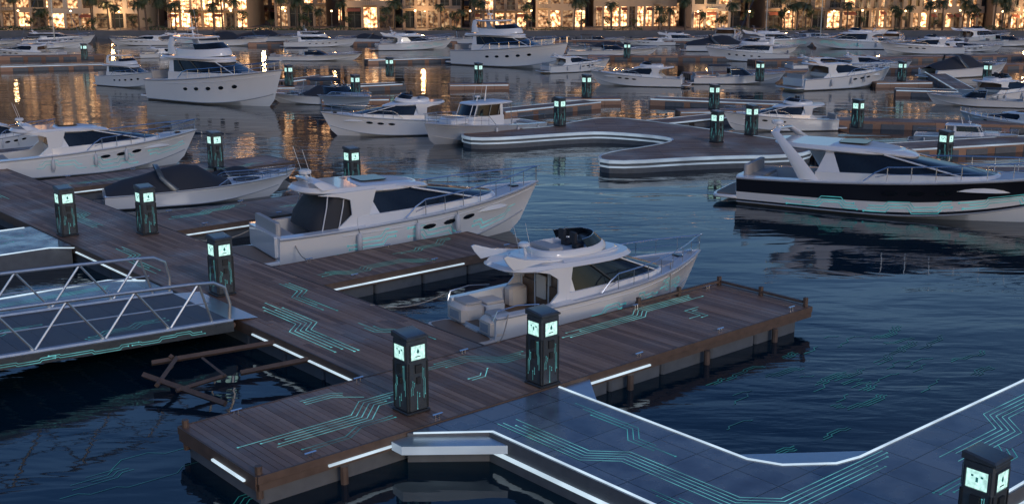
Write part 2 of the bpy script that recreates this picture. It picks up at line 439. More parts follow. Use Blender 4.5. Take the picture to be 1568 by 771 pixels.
def platform(mb,B,d=1.0,z=.32,mat='gelcoat'):
    mb.slab(superell(-d/2+.1,0,d/2+.1,B/2*.93,32,5),z-.13,z,mat,.05)
    mb.slab(superell(-d/2+.06,0,d/2-.06,B/2*.85,28,5),z+.003,z+.02,'teak',.01)
def flybridge(mb,cx,hx,hy,z,slope=0,h=.42,seats=True,screen=True,sh_=.34):
    o=superell(cx,0,hx,hy,40,3.0,.3); g=lambda x:slope*(x-cx)+max(0,(x-cx)/hx)**2*.10
    sh=lambda k,zz,dx=0:[(cx+(x-cx)*k+dx,y*k,zz+g(x)) for x,y in o]
    mb.loft([sh(1.04,z-.04),sh(1.03,z+h*.3,.0),sh(.97,z+h,-.05),sh(.93,z+h+.03,-.05),sh(.9,z+h-.02,-.05),sh(.88,z+.03)],'gelcoat',True,None,'gelcoat_deck')
    if screen:
        pts=[(x,y) for x,y in o if x>cx+hx*.1]; pts.sort(key=lambda p:math.atan2(p[1],p[0]-cx))
        a=[(cx+(x-cx)*.95-.05,y*.95,z+h+.02+g(x)) for x,y in pts]; b=[(cx+(x-cx)*.78-.2,y*.9,z+h+sh_+g(x)) for x,y in pts]
        mb.loft([a,b],'glass_dark',False); mb.tube(b,.016,'steel',5)
    if seats:
        for sy in (.38,-.38):
            mb.rbox(cx+.1,cx+.5,sy-.22,sy+.22,z+.03,z+.32,'canvas',.08); mb.rbox(cx,cx+.13,sy-.22,sy+.22,z+.3,z+.72,'canvas',.06)
        mb.rbox(cx+hx*.5,cx+hx*.75,-.45,.45,z+.03,z+.42,'charcoal',.08)
        mb.rbox(cx-hx*.8,cx-hx*.4,-hy*.7,hy*.7,z+.03,z+.3,'cushion',.08)
def radar(mb,x,z,h=.6,whip=1.2):
    mb.tube([(x,0,z),(x-.1,0,z+h)],[.07,.04],'gelcoat',6)
    mb.slab(superell(x-.1,0,.24,.24,14,2),z+h,z+h+.16,'gelcoat',.06)
    for sy in (-.45,.45): mb.tube([(x,sy,z),(x-.35,sy*1.05,z+h+whip)],.010,'gelcoat',4)

def mk_hero(rg):
    mb=MB(); H=hull(mb,B=4.0,fa=1.18,fb=1.9,cock=.30,floor=.55); hb,zs=H[0],H[1]
    platform(mb,3.9,1.15,.34,'cream')
    mb.rbox(-.12,.95,-1.78,-.62,.35,1.10,'cream',.2); mb.rbox(.1,.85,-1.62,-.75,1.08,1.2,'cushion',.08)
    mb.rbox(-.12,.95,.35,1.78,.35,1.10,'cream',.2); mb.rbox(.1,.85,.45,1.62,1.08,1.2,'cushion',.08)
    for i in range(3): mb.rbox(-.1+.3*i,.25+.3*i,-.6,.33,.34,.34+.08*(i+1),'cream',.03)
    mb.box(-.135,-.121,-1.45,-.9,.55,.85,'hull_grey'); mb.box(-.135,-.121,.7,1.4,.55,.85,'hull_grey')
    seat(mb,1.1,2.0,.55,1.5,.55,None,'cream'); mb.rbox(2.1,3.3,-1.52,-.95,.55,1.05,'cream',.12)
    mb.rbox(2.5,3.4,.95,1.5,.55,1.35,'cream',.12)
    for sd in (1,-1):
        mb.tube([(-.05,sd*1.7,1.05),(.1,sd*1.75,1.4),(1.0,sd*1.78,1.5),(2.0,sd*1.8,1.4)],.022,'steel',5)
    house(mb,3.45,9.8,1.66,1.2,1.56,2.58,2.80,rake=2.8,tumble=.24,nose=2.0,taper=.30,slope=-.012,g0=1,pill=(6,13),low=.12,arc=.30,rise=.8)
    for y in (-1.5,-.5,.45,1.42): mb.box(3.37,3.5,y,y+.07,.56,2.55,'gelcoat')
    mb.box(3.4,3.48,-1.46,1.46,.56,1.6,'door_glass')
    mb.rbox(3.30,3.37,-.36,.3,1.05,1.95,'cream',.03)
    zf=lambda x,y:-.012*max(0,x-4)**2-.07*(y/1.4)**2-.04*max(0,3-x)
    out=superell(4.3,0,3.35,1.68,48,2.8,.24)
    mb.slab(out,2.56,2.78,'gelcoat',.17,zf)
    mb.slab(superell(4.5,0,2.6,1.25,40,2.6,.24),2.74,2.88,'gelcoat',.16,zf)
    for sd in (1,-1):
        y=sd*1.62; mb.plate([(2.0,2.56),(3.75,2.60),(3.62,1.62),(3.4,1.2),(2.5,1.13),(3.05,1.6),(3.05,2.15),(2.6,2.42)],min(y,y+sd*-.08),max(y,y-sd*.08),'gelcoat')
    flybridge(mb,4.6,1.7,1.14,2.82,h=.20,sh_=.36)
    for sd in (1,-1):
        mb.plate([(1.2,2.64),(3.0,2.80),(1.7,2.98),(.9,3.22),(.75,3.18),(.9,2.95)],sd*1.18-.035,sd*1.18+.035,'gelcoat')
    radar(mb,2.6,2.82,.35,1.0)
    mb.slab(superell(9.3,0,1.0,.72,24,3.5,.2),1.58,1.72,'cushion',.06); mb.rbox(10.5,10.8,-.25,.25,1.76,1.84,'glass_dark',.05)
    mb.rbox(11.2,11.5,-.12,.12,1.85,1.95,'steel',.04)
    rails(mb,H,.42,.62); hull_traces(mb,H,rg,3,.33,.9,'trace_hull',.026,.2,.72,.12,(2,3))
    fenders(mb,H,(.2,.42),1)
    return mb
def mk_sport(rg,band=None,tr=3,top='gelcoat',high=False,v=(.2,.72),sp=.12,nl=(2,3),curtain=False,roof_arch=True):
    mb=MB(); H=hull(mb,B=3.7,fa=1.1,fb=1.85,cock=.28,floor=.55,band=band,topside=top)
    platform(mb,3.6,1.1,.33)
    seat(mb,.15,.85,-1.1,1.3,.55,'a','cushion'); seat(mb,2.2,3.1,-1.3,-.4,.55,None,'cushion')
    mb.rbox(-.1,.12,-1.45,1.45,.4,1.12,'gelcoat',.06)
    house(mb,3.1,10.3,1.6,1.15,1.52,2.34,2.52,rake=3.7,tumble=.36,nose=2.4,taper=.35,slope=-.018,g0=2,pill=(12,),low=.12,xb2=3.4,arc=.38,rise=.9)
    zf=lambda x,y:-.018*max(0,x-3)**2-.07*(y/1.3)**2
    mb.slab(superell(3.7,0,2.6,1.38,44,2.6,.2),2.33,2.56,'gelcoat',.14,zf)
    mb.rbox(3.7,4.8,-.6,.6,2.545,2.58,'glass_dark',.1)
    if curtain:
        rr=[]
        for z,xa in ((1.12,1.35),(1.5,1.45),(1.95,1.85),(2.36,2.35)):
            rr.append([(x,y*(1.04-.1*(z-1.12)),z) for x,y in superell((xa+3.25)/2,0,(3.25-xa)/2,1.40,28,4)])
        mb.loft(rr,'canvas',True)
        for xx in (1.95,2.6):
            mb.arch([(xx-.25,-1.5,1.1),(xx,-1.4,1.9),(xx+.15,-1.2,2.34)],.05,.03,'gelcoat_deck'); mb.arch([(xx-.25,1.5,1.1),(xx,1.4,1.9),(xx+.15,1.2,2.34)],.05,.03,'gelcoat_deck')
    if high:
        path=[(2.9,-1.66,1.2),(2.35,-1.58,1.9),(1.75,-1.36,2.5),(1.3,-1.05,2.85),(1.1,0,2.9),(1.3,1.05,2.85),(1.75,1.36,2.5),(2.35,1.58,1.9),(2.9,1.66,1.2)]
        mb.arch(path,[.8,.62,.45,.35,.3,.35,.45,.62,.8],.1,'gelcoat'); radar(mb,1.2,2.9,.15,.5)
    else:
        for sd in (1,-1):
            y=sd*1.53; mb.plate([(1.6,2.36),(3.9,2.42),(3.6,1.55),(3.3,1.14),(2.2,1.09),(2.9,1.6),(2.85,2.12),(2.4,2.25)],min(y,y-sd*.07),max(y,y-sd*.07),'gelcoat')
        if roof_arch:
            mb.arch([(2.3,-1.2,2.45),(1.9,-1.0,2.68),(1.8,0,2.74),(1.9,1.0,2.68),(2.3,1.2,2.45)],[.8,.5,.4,.5,.8],.08,'gelcoat'); radar(mb,1.8,2.74,.15,.9)
        else: flybridge(mb,4.0,1.5,1.0,2.5,h=.2,sh_=.3)
    mb.slab(superell(9.2,0,1.1,.7,24,3,.3),1.50,1.62,'cushion',.05)
    mb.rbox(10.6,10.95,-.22,.22,1.7,1.78,'glass_dark',.05)
    rails(mb,H,.42,.55); portholes(mb,H,(.5,.58,.66),.66,.6,.07)
    if tr: hull_traces(mb,H,rg,tr,.15,.93,'trace_hull',.024,v[0],v[1],sp,nl)
    fenders(mb,H,(.25,.45,.6),-1 if not high else 1)
    return mb
def mk_fly(rg,tr=0):
    mb=MB(); H=hull(mb,B=3.5,fa=1.3,fb=2.25,cock=.2,floor=.8,rake=1.3)
    platform(mb,3.3,.8,.3); seat(mb,.1,.6,-1,1.1,.8,'a')
    house(mb,2.4,9.6,1.5,1.25,1.85,2.55,2.78,rake=2.4,tumble=.2,nose=1.8,taper=.3,g0=1,pill=(3,6,13),over=.9,low=.15,arc=.16)
    mb.slab(superell(4.1,0,3.1,1.5,40,3.2,.2),2.62,2.82,'gelcoat',.12)
    flybridge(mb,4.6,2.3,1.25,2.83,h=.38)
    mb.slab(superell(3.9,0,1.8,1.2,32,3.0,.15),3.88,4.02,'gelcoat',.08,lambda x,y:-.05*(y/1.2)**2)
    mb.arch([(2.7,-1.22,2.9),(2.5,-1.15,3.5),(2.5,-.95,3.92)],[.9,.5,.5],.09,'gelcoat'); mb.arch([(2.7,1.22,2.9),(2.5,1.15,3.5),(2.5,.95,3.92)],[.9,.5,.5],.09,'gelcoat')
    for sy in (-.9,.9): mb.tube([(5.4,sy,3.3),(5.0,sy,3.9)],.035,'gelcoat',5)
    radar(mb,3.6,4.02,.35); mb.tube([(3.2,.4,3.98),(3.0,.4,5.2)],.015,'steel',4)
    mb.slab(superell(9.3,0,.9,.6,24,3,.3),1.85,2.0,'cushion',.05)
    rails(mb,H,.3,.5); portholes(mb,H,(.36,.45,.54,.63,.72),.55,.42,.07)
    return mb
def mk_cabin(rg):
    mb=MB(); H=hull(mb,B=4.4,fa=1.1,fb=1.75,cock=.36,floor=.55,rake=.9,full=3.2,topside='hull_grey')
    platform(mb,4,.8,.3)
    mb.rbox(-.05,.15,-1.8,1.8,.5,1.1,'gelcoat',.05); seat(mb,.3,.9,-1.3,1.3,.55,None)
    house(mb,4.5,8.3,1.45,1.2,2.0,2.85,3.05,rake=.7,tumble=.1,nose=.6,taper=.1,g0=1,pill=(2,5,11,14),over=1.0,low=0,door='glass_dark')
    mb.box(4.44,4.52,-.45,.3,.6,2.7,'gelcoat_deck')
    mb.rbox(8.0,9.8,-1.0,1.0,1.45,1.95,'gelcoat',.15)
    mb.tube([(5.5,0,3.05),(5.3,0,4.2)],[.06,.03],'gelcoat',6); radar(mb,6.4,3.05,.3)
    for sd in (1,-1): mb.tube([(3.7,sd*1.4,2.9),(3.7,sd*1.5,1.2)],.03,'steel',5)
    rails(mb,H,.5,.7); fenders(mb,H,(.1,.3,.5),1); fenders(mb,H,(.1,.3,.5),-1)
    for sd in (1,-1): mb.tube([(0.1,sd*1.9,1.12),(.2,sd*1.9,1.8),(4,sd*2.0,1.8),(4.2,sd*2.0,1.2)],.025,'steel',5)
    return mb
def mk_cover(rg):
    mb=MB(); H=hull(mb,B=3.4,fa=.95,fb=1.45,cock=.5,floor=.4,topside='gelcoat')
    hb,zs=H[0],H[1]
    platform(mb,3.2,.7,.28)
    rings=[]
    prof=[(0.1,.35),(1.2,.75),(2.4,.95),(3.6,1.25),(5.0,1.45),(6.0,1.25),(7.0,.55),(8.0,.12)]
    for x,h in prof:
        s=x/12; y=hb(s)+.02; z=zs(s)+.02; sag=.12 if int(x*10)%2 else 0
        rings.append([(x,yy*y,z-.08*(abs(yy)>.98)+h*(1-abs(yy)**1.7)-sag*abs(math.sin(yy*3))) for yy in (-1,-.8,-.55,-.3,-.1,0,.1,.3,.55,.8,1)])
    mb.loft(rings,'canvas',False)
    mb.slab(superell(9.2,0,.9,.6,20,3,.3),1.25,1.36,'canvas',.05)
    mb.arch([(4.4,-1.62,1.1),(3.6,-1.5,1.9),(3.4,-1.1,2.45),(3.35,0,2.6),(3.4,1.1,2.45),(3.6,1.5,1.9),(4.4,1.62,1.1)],[.6,.35,.3,.28,.3,.35,.6],.07,'charcoal')
    rails(mb,H,.6,.4)
    return mb
def mk_open(rg):
    mb=MB(); H=hull(mb,B=3.5,fa=.9,fb=1.4,cock=.5,floor=.35); platform(mb,3.3,.8,.25)
    seat(mb,.2,.9,-1.2,1.2,.35,'a'); seat(mb,3.2,3.9,-1.0,-.2,.35,'a'); seat(mb,3.2,3.9,.2,1.0,.35,'a')
    mb.rbox(4.9,5.9,-1.35,1.35,.35,1.25,'gelcoat',.12)
    A=ring(4.7,7.6,1.4,1.15,1.5,.3); C=ring(4.6,6.6,1.15,1.85,1.2,.3)
    mb.loft([A,C],'glass_dark',False); mb.tube(C,.03,'steel',5)
    mb.slab(superell(3.4,0,1.5,1.3,28,3.5,.1),2.25,2.35,'canvas',.04)
    for sd in (1,-1):
        for x in (2.2,4.6): mb.tube([(x,sd*1.2,2.27),(x+.2,sd*1.5,1.0)],.025,'steel',5)
    mb.slab(superell(8.9,0,1.3,.75,24,3,.4),1.18,1.36,'cushion',.06)
    rails(mb,H,.6,.35)
    return mb
def mk_sail(rg):
    mb=MB(); H=hull(mb,B=3.3,fa=1.0,fb=1.35,cock=.28,floor=.5,rake=1.2,full=2.0)
    house(mb,3.4,8.0,1.1,1.1,1.28,1.5,1.6,rake=1.2,tumble=.15,nose=1.2,taper=.4,g0=1,pill=(3,6),low=.2)
    mb.tube([(6.6,0,1.5),(6.6,0,16)],[.11,.08],'alu',8); mb.tube([(6.5,0,2.4),(1.6,0,2.3)],.07,'alu',6)
    mb.tube([(6.4,0,2.6),(4,0,2.65),(1.8,0,2.5)],[.16,.2,.12],'canvas',8)
    for z,h in ((7,.9),(11.5,.7)): mb.tube([(6.6,-h,z),(6.6,h,z)],.03,'alu',4)
    for sd in (1,-1): mb.tube([(6.6,sd*1.5,1.2),(6.6,sd*.9,7),(6.6,sd*.7,11.5),(6.6,0,15.8)],.015,'steel',4)
    mb.tube([(11.8,0,1.4),(6.7,0,15.8)],.02,'steel',4); mb.tube([(.1,0,1.1),(6.5,0,15.8)],.015,'steel',4)
    rails(mb,H,.05,.5)
    return mb
def fin(mb,n):
    me=mb.mesh(n); recalc(me); me.set_sharp_from_angle(angle=rad(38)); return me
rg=random.Random(3)
M={}
M['hero']=fin(mk_hero(rg),'cabin_cruiser'); M['sport']=fin(mk_sport(rg,nl=(2,3),sp=.13,curtain=True),'sport_yacht'); M['plain']=fin(mk_sport(rg,tr=0),'sport_yacht')
M['express']=fin(mk_sport(rg,nl=(2,3),sp=.17),'sport_yacht'); M['sfly']=fin(mk_sport(rg,tr=0,roof_arch=False),'sport_yacht')
M['band']=fin(mk_sport(rg,{4:'hull_navy',5:'hull_navy',6:'hull_navy',7:'hull_navy',1:'hull_navy'},3,'gelcoat',True,(.08,.36),.09,(2,3)),'dark_hull_yacht')
M['fly']=fin(mk_fly(rg),'flybridge_yacht'); M['cabin']=fin(mk_cabin(rg),'pilothouse_boat'); M['cover']=fin(mk_cover(rg),'covered_speedboat')
M['open']=fin(mk_open(rg),'open_motorboat'); M['sail']=fin(mk_sail(rg),'sailboat')
NAMES=dict(hero='cabin_cruiser',sport='sport_yacht',plain='sport_yacht',sfly='sport_yacht',express='sport_yacht',band='sport_yacht',fly='flybridge_yacht',cabin='pilothouse_boat',cover='covered_speedboat',open='open_motorboat',sail='sailboat')
def put(kind,stern,bow,zs=1.0):
    d=Vector(bow)-Vector(stern); L=math.hypot(d.x,d.y)
    o=bpy.data.objects.new(NAMES[kind],M[kind]); sc.collection.objects.link(o)
    k=L/11.0; o.scale=(k,k,k*zs); o.location=(stern[0],stern[1],0); o.rotation_euler=(0,0,math.atan2(d.y,d.x)); return o
def moor(kind,s,b,zs=1.0): return put(kind,P(*s),P(*b),zs)

put('hero',D(23.6,29.4),D(33.0,28.2),1.06)
put('sport',D(23.6,43.4),D(36.0,41.2),1.10)
moor('band',(1145,302),(1585,342),1.02)
moor('cover',(160,318),(420,300)); moor('cover',(290,293),(440,275),.8)
moor('express',(-10,274),(280,250),1.12); moor('sfly',(-80,240),(75,226),1.35)
moor('sfly',(700,203),(510,208),1.15); moor('cabin',(815,205),(665,222),1.1)
moor('fly',(250,150),(418,164),1.14); moor('fly',(160,130),(240,136),1.1)
moor('cover',(560,160),(425,158),.9)
moor('fly',(705,98),(855,106),1.05); moor('plain',(835,112),(925,108))
moor('sfly',(1045,133),(915,130)); moor('open',(1060,128),(1190,128)); moor('plain',(1215,138),(1350,131))
moor('sfly',(1275,198),(1120,200),1.1); moor('cabin',(1400,215),(1545,222),.75); moor('open',(1568,165),(1430,160))
moor('plain',(1280,108),(1385,112)); moor('cover',(1420,120),(1530,115)); moor('open',(470,150),(560,168),.8)
moor('plain',(1620,205),(1480,190),.8); moor('sfly',(1480,160),(1600,152),.9)

def prow(Y,x0,x1,dens,r):
    x=x0
    while x<x1:
        x+=r.uniform(3.5,9)
        if r.random()>dens: continue
        k=r.choice(['plain','sfly','open','cover','open','plain','hero','cover','fly']); L=r.uniform(9,14)*(1.15 if k=='fly' else 1)
        ang=r.choice((0,180,0,180,12,60))+r.gauss(0,7); s=Vector((x,Y+r.uniform(-4,4),0))
        d=Vector((math.cos(rad(ang)),math.sin(rad(ang)),0))*L*.92
        put(k,s-d/2,s+d/2,r.uniform(.62,.9))
        x+=abs(d.x)*.7
r2=random.Random(23)
for Y,x0,x1,dn in ((211,-98,105,.85),(201,-98,100,.7),(190,-30,100,.7),(178,0,98,.6),(170,-90,-30,.3),(165,20,95,.6),(152,35,85,.5),(141,45,80,.4)):
    prow(Y,x0,x1,dn,r2)
for u,v in ((1125,72),(1210,70),(30,75)): s=P(u,v); put('sail',s,s+Vector((9,2,0)))

# ------------------------------------------------------------------ docks
def planks(mb,a0,a1,b0,b1,z,w=.19,rg=R):
    g=.014
    n=round((a1-a0)/w); w=(a1-a0)/n
    for i in range(n):
        x0=a0+i*w; dz=rg.uniform(-.005,.005)
        mb.box(x0+g/2,x0+w-g/2,b0+rg.uniform(-.008,.008),b1+rg.uniform(-.008,.008),z-.035,z+dz,'wood_planks',rg.random())
def planksL(mb,a0,a1,b0,b1,z,rg=R,w=.21):
    n=round((a1-a0)/w); w=(a1-a0)/n; g=.014
    for i in range(n):
        x0=a0+i*w; y=b0
        while y<b1-.01:
            y2=min(b1,y+rg.uniform(2.6,5))
            if b1-y2<.8: y2=b1
            mb.box(x0+g/2,x0+w-g/2,y+g/2,y2-g/2,z-.035,z+rg.uniform(-.005,.005),'wood_planks',rg.random()); y=y2
Z=.8
def finger(name,a0,a1,b0,b1,edges='nfr',lights=(),along='b',traces=4,seed=1,cleats=True):
    e=empty(name,(0,0,0),ANG)
    mb=MB()
    if along=='b': planks(mb,a0,a1,b0,b1,Z)
    else: planksL(mb,a0,a1,b0,b1,Z)
    mb.obj('deck_boards',e)
    mb=MB()
    mb.box(a0+.1,a1-.1,b0+.1,b1-.1,.50,Z-.04,'timber_dark')
    for (x0,x1,y0,y1,k) in ((a0-.02,a1+.06,b0-.06,b0-.012,'n'),(a0-.02,a1+.06,b1+.012,b1+.06,'f'),(a1+.012,a1+.06,b0-.012,b1+.012,'r'),(a0-.06,a0-.012,b0-.012,b1+.012,'l')):
        if k in edges:
            mb.box(x0,x1,y0,y1,.62,Z+.012,'timber_dark')
            if k in 'nf': mb.box(x0+.03,x1-.03,y0+.012,y1-.012,.44,.61,'timber_dark')
            else: mb.box(x0+.012,x1-.012,y0+.03,y1-.03,.44,.61,'timber_dark')
    mb.obj('frame',e)
    mb=MB()
    if a1-a0>=b1-b0:
        x=a0+.15
        while x<a1-.5:
            x2=min(a1-.12,x+2.3); mb.rbox(x,x2-.1,b0+.12,b1-.12,-.4,.49,'concrete_float',.06); x=x2
    else:
        y=b0+.15
        while y<b1-.5:
            y2=min(b1-.12,y+2.3); mb.rbox(a0+.12,a1-.12,y,y2-.1,-.4,.49,'concrete_float',.06); y=y2
    mb.obj('floats',e)
    mb=MB()
    for (x0,y0,x1,y1) in lights:
        if x0==x1: mb.box(x0-.03,x0+.03,min(y0,y1),max(y0,y1),.53,.58,'strip')
        else: mb.box(min(x0,x1),max(x0,x1),y0-.03,y0+.03,.53,.58,'strip')
    if lights: mb.obj('edge_lights',e)
    rg=random.Random(seed); mb=MB(); fm=lambda u,v:(u,v,Z+.012)
    for k in range(traces):
        seg=(a1-a0-1.5)/traces
        u=a0+.5+k*seg; v=rg.uniform(b0+.8,b1-.8); p=jog(u,v,u+seg*.75,b0+.5,b1-.5,rg,seg*.4,.6)
        bundle(mb,p,rg.choice((3,4)),.15,.026,fm,'trace',rg)
    if traces: mb.obj('painted_reflections',e)
    if cleats and a1-a0>=b1-b0:
        mb=MB(); a=a0+1.5
        while a<a1-.5:
            for b in (b0+.16,b1-.16):
                mb.tube([(a-.16,b,Z+.12),(a+.16,b,Z+.12)],.025,'steel',6)
                for q in (-.06,.06): mb.tube([(a+q,b,Z),(a+q,b,Z+.12)],.022,'steel',6)
            a+=3.8
        mb.obj('cleats',e)
    return e
f0=finger('wooden_dock',11.75,33.1,22.5,26.5,'nfrl',[(13.6,22.42,15.9,22.42),(21.9,22.42,24.9,22.42),(11.67,23.0,11.67,24.6)],traces=0)
mb=MB(); rg=random.Random(5); fm=lambda u,v:(u,v,Z+.012)
bundle(mb,[(12.2,24.0),(15.6,24.0),(16.3,24.7),(17.6,24.7)],5,.15,.022,fm,'trace_bright',rg)
bundle(mb,[(12.6,23.1),(14.6,23.1),(15.2,23.5),(16.4,23.5)],2,.15,.022,fm,'trace',rg)
bundle(mb,[(14.8,25.9),(15.9,25.9),(16.7,25.2)],3,.15,.022,fm,'trace_bright',rg)
bundle(mb,[(18.6,25.9),(20.6,25.9),(21.4,25.1),(22.8,25.1)],4,.15,.022,fm,'trace',rg)
bundle(mb,[(19.0,24.4),(20.0,24.4),(20.5,24.9)],2,.15,.022,fm,'trace_bright',rg)
bundle(mb,[(24.0,25.6),(27.8,25.6),(28.3,26.0),(32.0,26.0)],4,.14,.024,fm,'trace_bright',rg)
bundle(mb,[(28.8,24.2),(29.5,24.2),(29.5,24.9),(30.4,24.9)],2,.18,.026,fm,'trace_bright',rg)
mb.obj('painted_reflections',f0)
mb=MB()
mb.box(32.9,33.02,22.7,26.3,Z+.12,Z+.2,'timber_dark'); mb.box(28.5,33.0,26.32,26.44,Z+.12,Z+.2,'timber_dark')
for x,y in ((32.96,22.6),(32.96,24.5),(32.96,26.4),(30.7,26.38),(28.6,26.38)): mb.rbox(x-.07,x+.07,y-.07,y+.07,Z,Z+.34,'timber_dark',.02)
for x,y in ((11.85,22.62),(11.85,26.38)): mb.tube([(x,y,.2),(x,y,Z+.2)],.09,'timber_dark',8)
for x in (14.0,18.5,24,27.5,31): mb.tube([(x,22.38,-.3),(x,22.38,.46)],.1,'timber_dark',8)
mb.obj('guard_rail',f0)

wk=finger('wooden_walkway',17.4,21.8,26.58,100,'lr',[(17.33,26.9,17.33,33.0),(17.33,40.6,17.33,48.2),(21.88,31.6,21.88,35.6),(21.88,43,21.88,48)],along='L',traces=0)
mb=MB()
for (p,n,m) in (([(18.3,28.3),(18.3,31.6),(18.9,32.2),(18.9,35.4)],5,'trace_bright'),([(20.9,28.0),(20.9,29.3),(20.2,30.0),(20.2,31.2)],3,'trace'),
    ([(20.3,32.6),(20.3,35.2),(20.9,35.8),(20.9,38)],3,'trace'),([(18.1,41.5),(18.1,44.5),(18.6,45),(18.6,47)],3,'trace'),([(19.6,51),(19.6,54),(20.2,54.6),(20.2,58)],4,'trace'),
    ([(18.6,61),(18.6,66)],3,'trace')):
    bundle(mb,p,n,.16,.026,fm,m,rg)
mb.obj('painted_reflections',wk)
finger('wooden_dock',21.88,31.6,36.0,39.6,'nfr',[(22.0,35.92,28.5,35.92)],traces=2,seed=4)
finger('wooden_dock',21.88,34,48.3,52.4,'nfr',[(22.2,48.22,30,48.22)],traces=2,seed=6)
finger('wooden_dock',21.88,36,62.0,65.4,'nfr',[(22.2,61.92,30,61.92)],traces=2,seed=8)
finger('wooden_dock',21.88,36,76,79,'nfr',[],traces=0,seed=9)

def pontoon(name,poly,rim,top='tiles',z=.78,w=.055,side='concrete_float'):
    e=empty(name,(0,0,0),ANG)
    mb=MB(); mb.prism(poly,-.3,z,side,top); mb.obj('slab',e,30,fix=True)
    mb=MB()
    for path in rim:
        l=offset(path,w/2); r=offset(path,-w/2); n=len(path)
        vs=[(x,y,z+.002) for x,y in l]+[(x,y,z+.03) for x,y in l]+[(x,y,z+.03) for x,y in r]+[(x,y,z+.002) for x,y in r]
        fs=[]
        for i in range(n-1):
            for q in range(3): fs.append((q*n+i,q*n+i+1,(q+1)*n+i+1,(q+1)*n+i))
        mb.add(vs,fs,'strip')
    mb.obj('edge_lights',e,fix=True)
    return e
poly=[(17.5,21.1),(17.5,5.0),(21.3,5.0),(21.3,10.0)]+[(21.9,10.8),(62,10.8),(62,14.2)]+[(23.2,14.2),(22.5,14.35),(21.5,15.1),(21.15,15.8)]+[(21.15,22.40),(15.9,22.40)]
rimL=[(17.58,5.2),(17.58,21.06),(16.0,22.28)]
rimR=[(61.8,14.12),(23.2,14.12),(22.45,14.27),(21.42,15.05),(21.07,15.8),(21.07,22.35)]
rimN=[(62,10.88),(22.0,10.88)]
gp=pontoon('tiled_pontoon',poly,[rimL,rimR,rimN])
mb=MB()
mb.box(17.44,17.497,5.2,20.9,.28,.37,'strip'); mb.box(21.155,21.2,15.9,22.3,.30,.36,'strip_soft'); mb.box(23.3,61,14.205,14.25,.3,.36,'strip_soft'); mb.box(22.2,61,10.74,10.795,.3,.40,'strip')
for g,zz in (([(15.85,22.38),(17.42,21.15),(17.42,20.3),(15.4,21.95),(15.4,22.38)],.70),([(21.2,16.3),(23.9,14.28),(22.9,14.28),(21.2,15.5)],.70),([(21.22,21.0),(21.22,22.38),(22.3,22.38)],.72)):
    mb.prism(g,zz-.22,zz,'strip_soft','alu')
mb.obj('lit_gussets',gp,fix=True)
mb=MB(); fg=lambda u,v:(u,v,.787); rg=random.Random(21)
for (p,n,m) in (([(18.3,21.6),(18.3,18.5),(19.0,17.8),(19.0,14.5),(19.8,13.7),(24,13.7)],5,'trace_bright'),([(20.4,21.3),(20.4,18.9),(19.9,18.4),(19.9,16.9)],3,'trace'),
   ([(18.1,16.4),(18.1,10),],3,'trace'),([(24.6,12.6),(27.5,12.6),(28.2,13.3),(34,13.3)],5,'trace_bright'),([(22.5,11.8),(26.0,11.8),(26.6,12.3)],3,'trace'),
   ([(30,11.7),(33,11.7),(33.8,12.5),(38,12.5)],4,'trace'),
   ([(36,13.4),(44,13.4),(45,12.4),(50,12.4)],4,'trace'),([(20.2,12),(20.2,8)],4,'trace')):
    bundle(mb,p,n,.14,.019,fg,m,rg)
mb.obj('painted_reflections',gp)

lp=pontoon('tiled_pontoon',[(2,48.6),(17.3,48.6),(17.3,53.6),(2,53.6)],[[(2,48.7),(16.4,48.7),(17.2,48.0)],[(17.0,53.5),(2,53.5)]],w=.08)
mb=MB()
for p,n in (([(6,50),(10,50),(11,51),(16,51)],4),([(8,52.6),(13,52.6),(14,51.9),(16.5,51.9)],3)): bundle(mb,p,n,.17,.03,fg,'trace',rg)
mb.obj('painted_reflections',lp)
lp=pontoon('tiled_pontoon',[(0,38.6),(17.3,38.6),(17.3,41.0),(16.2,42.0),(0,42.0)],[[(0,41.9),(16.15,41.9),(17.2,40.95)]],w=.08)
mb=MB()
for p,n in (([(6,40),(10,40),(11,41),(16,41)],3),): bundle(mb,p,n,.17,.03,fg,'trace',rg)
mb.obj('painted_reflections',lp)
lp=pontoon('tiled_pontoon',[(2,60.5),(17.3,60.5),(17.3,64.5),(2,64.5)],[[(2,60.6),(16.4,60.6)],[(2,64.4),(17,64.4)]],w=.08)

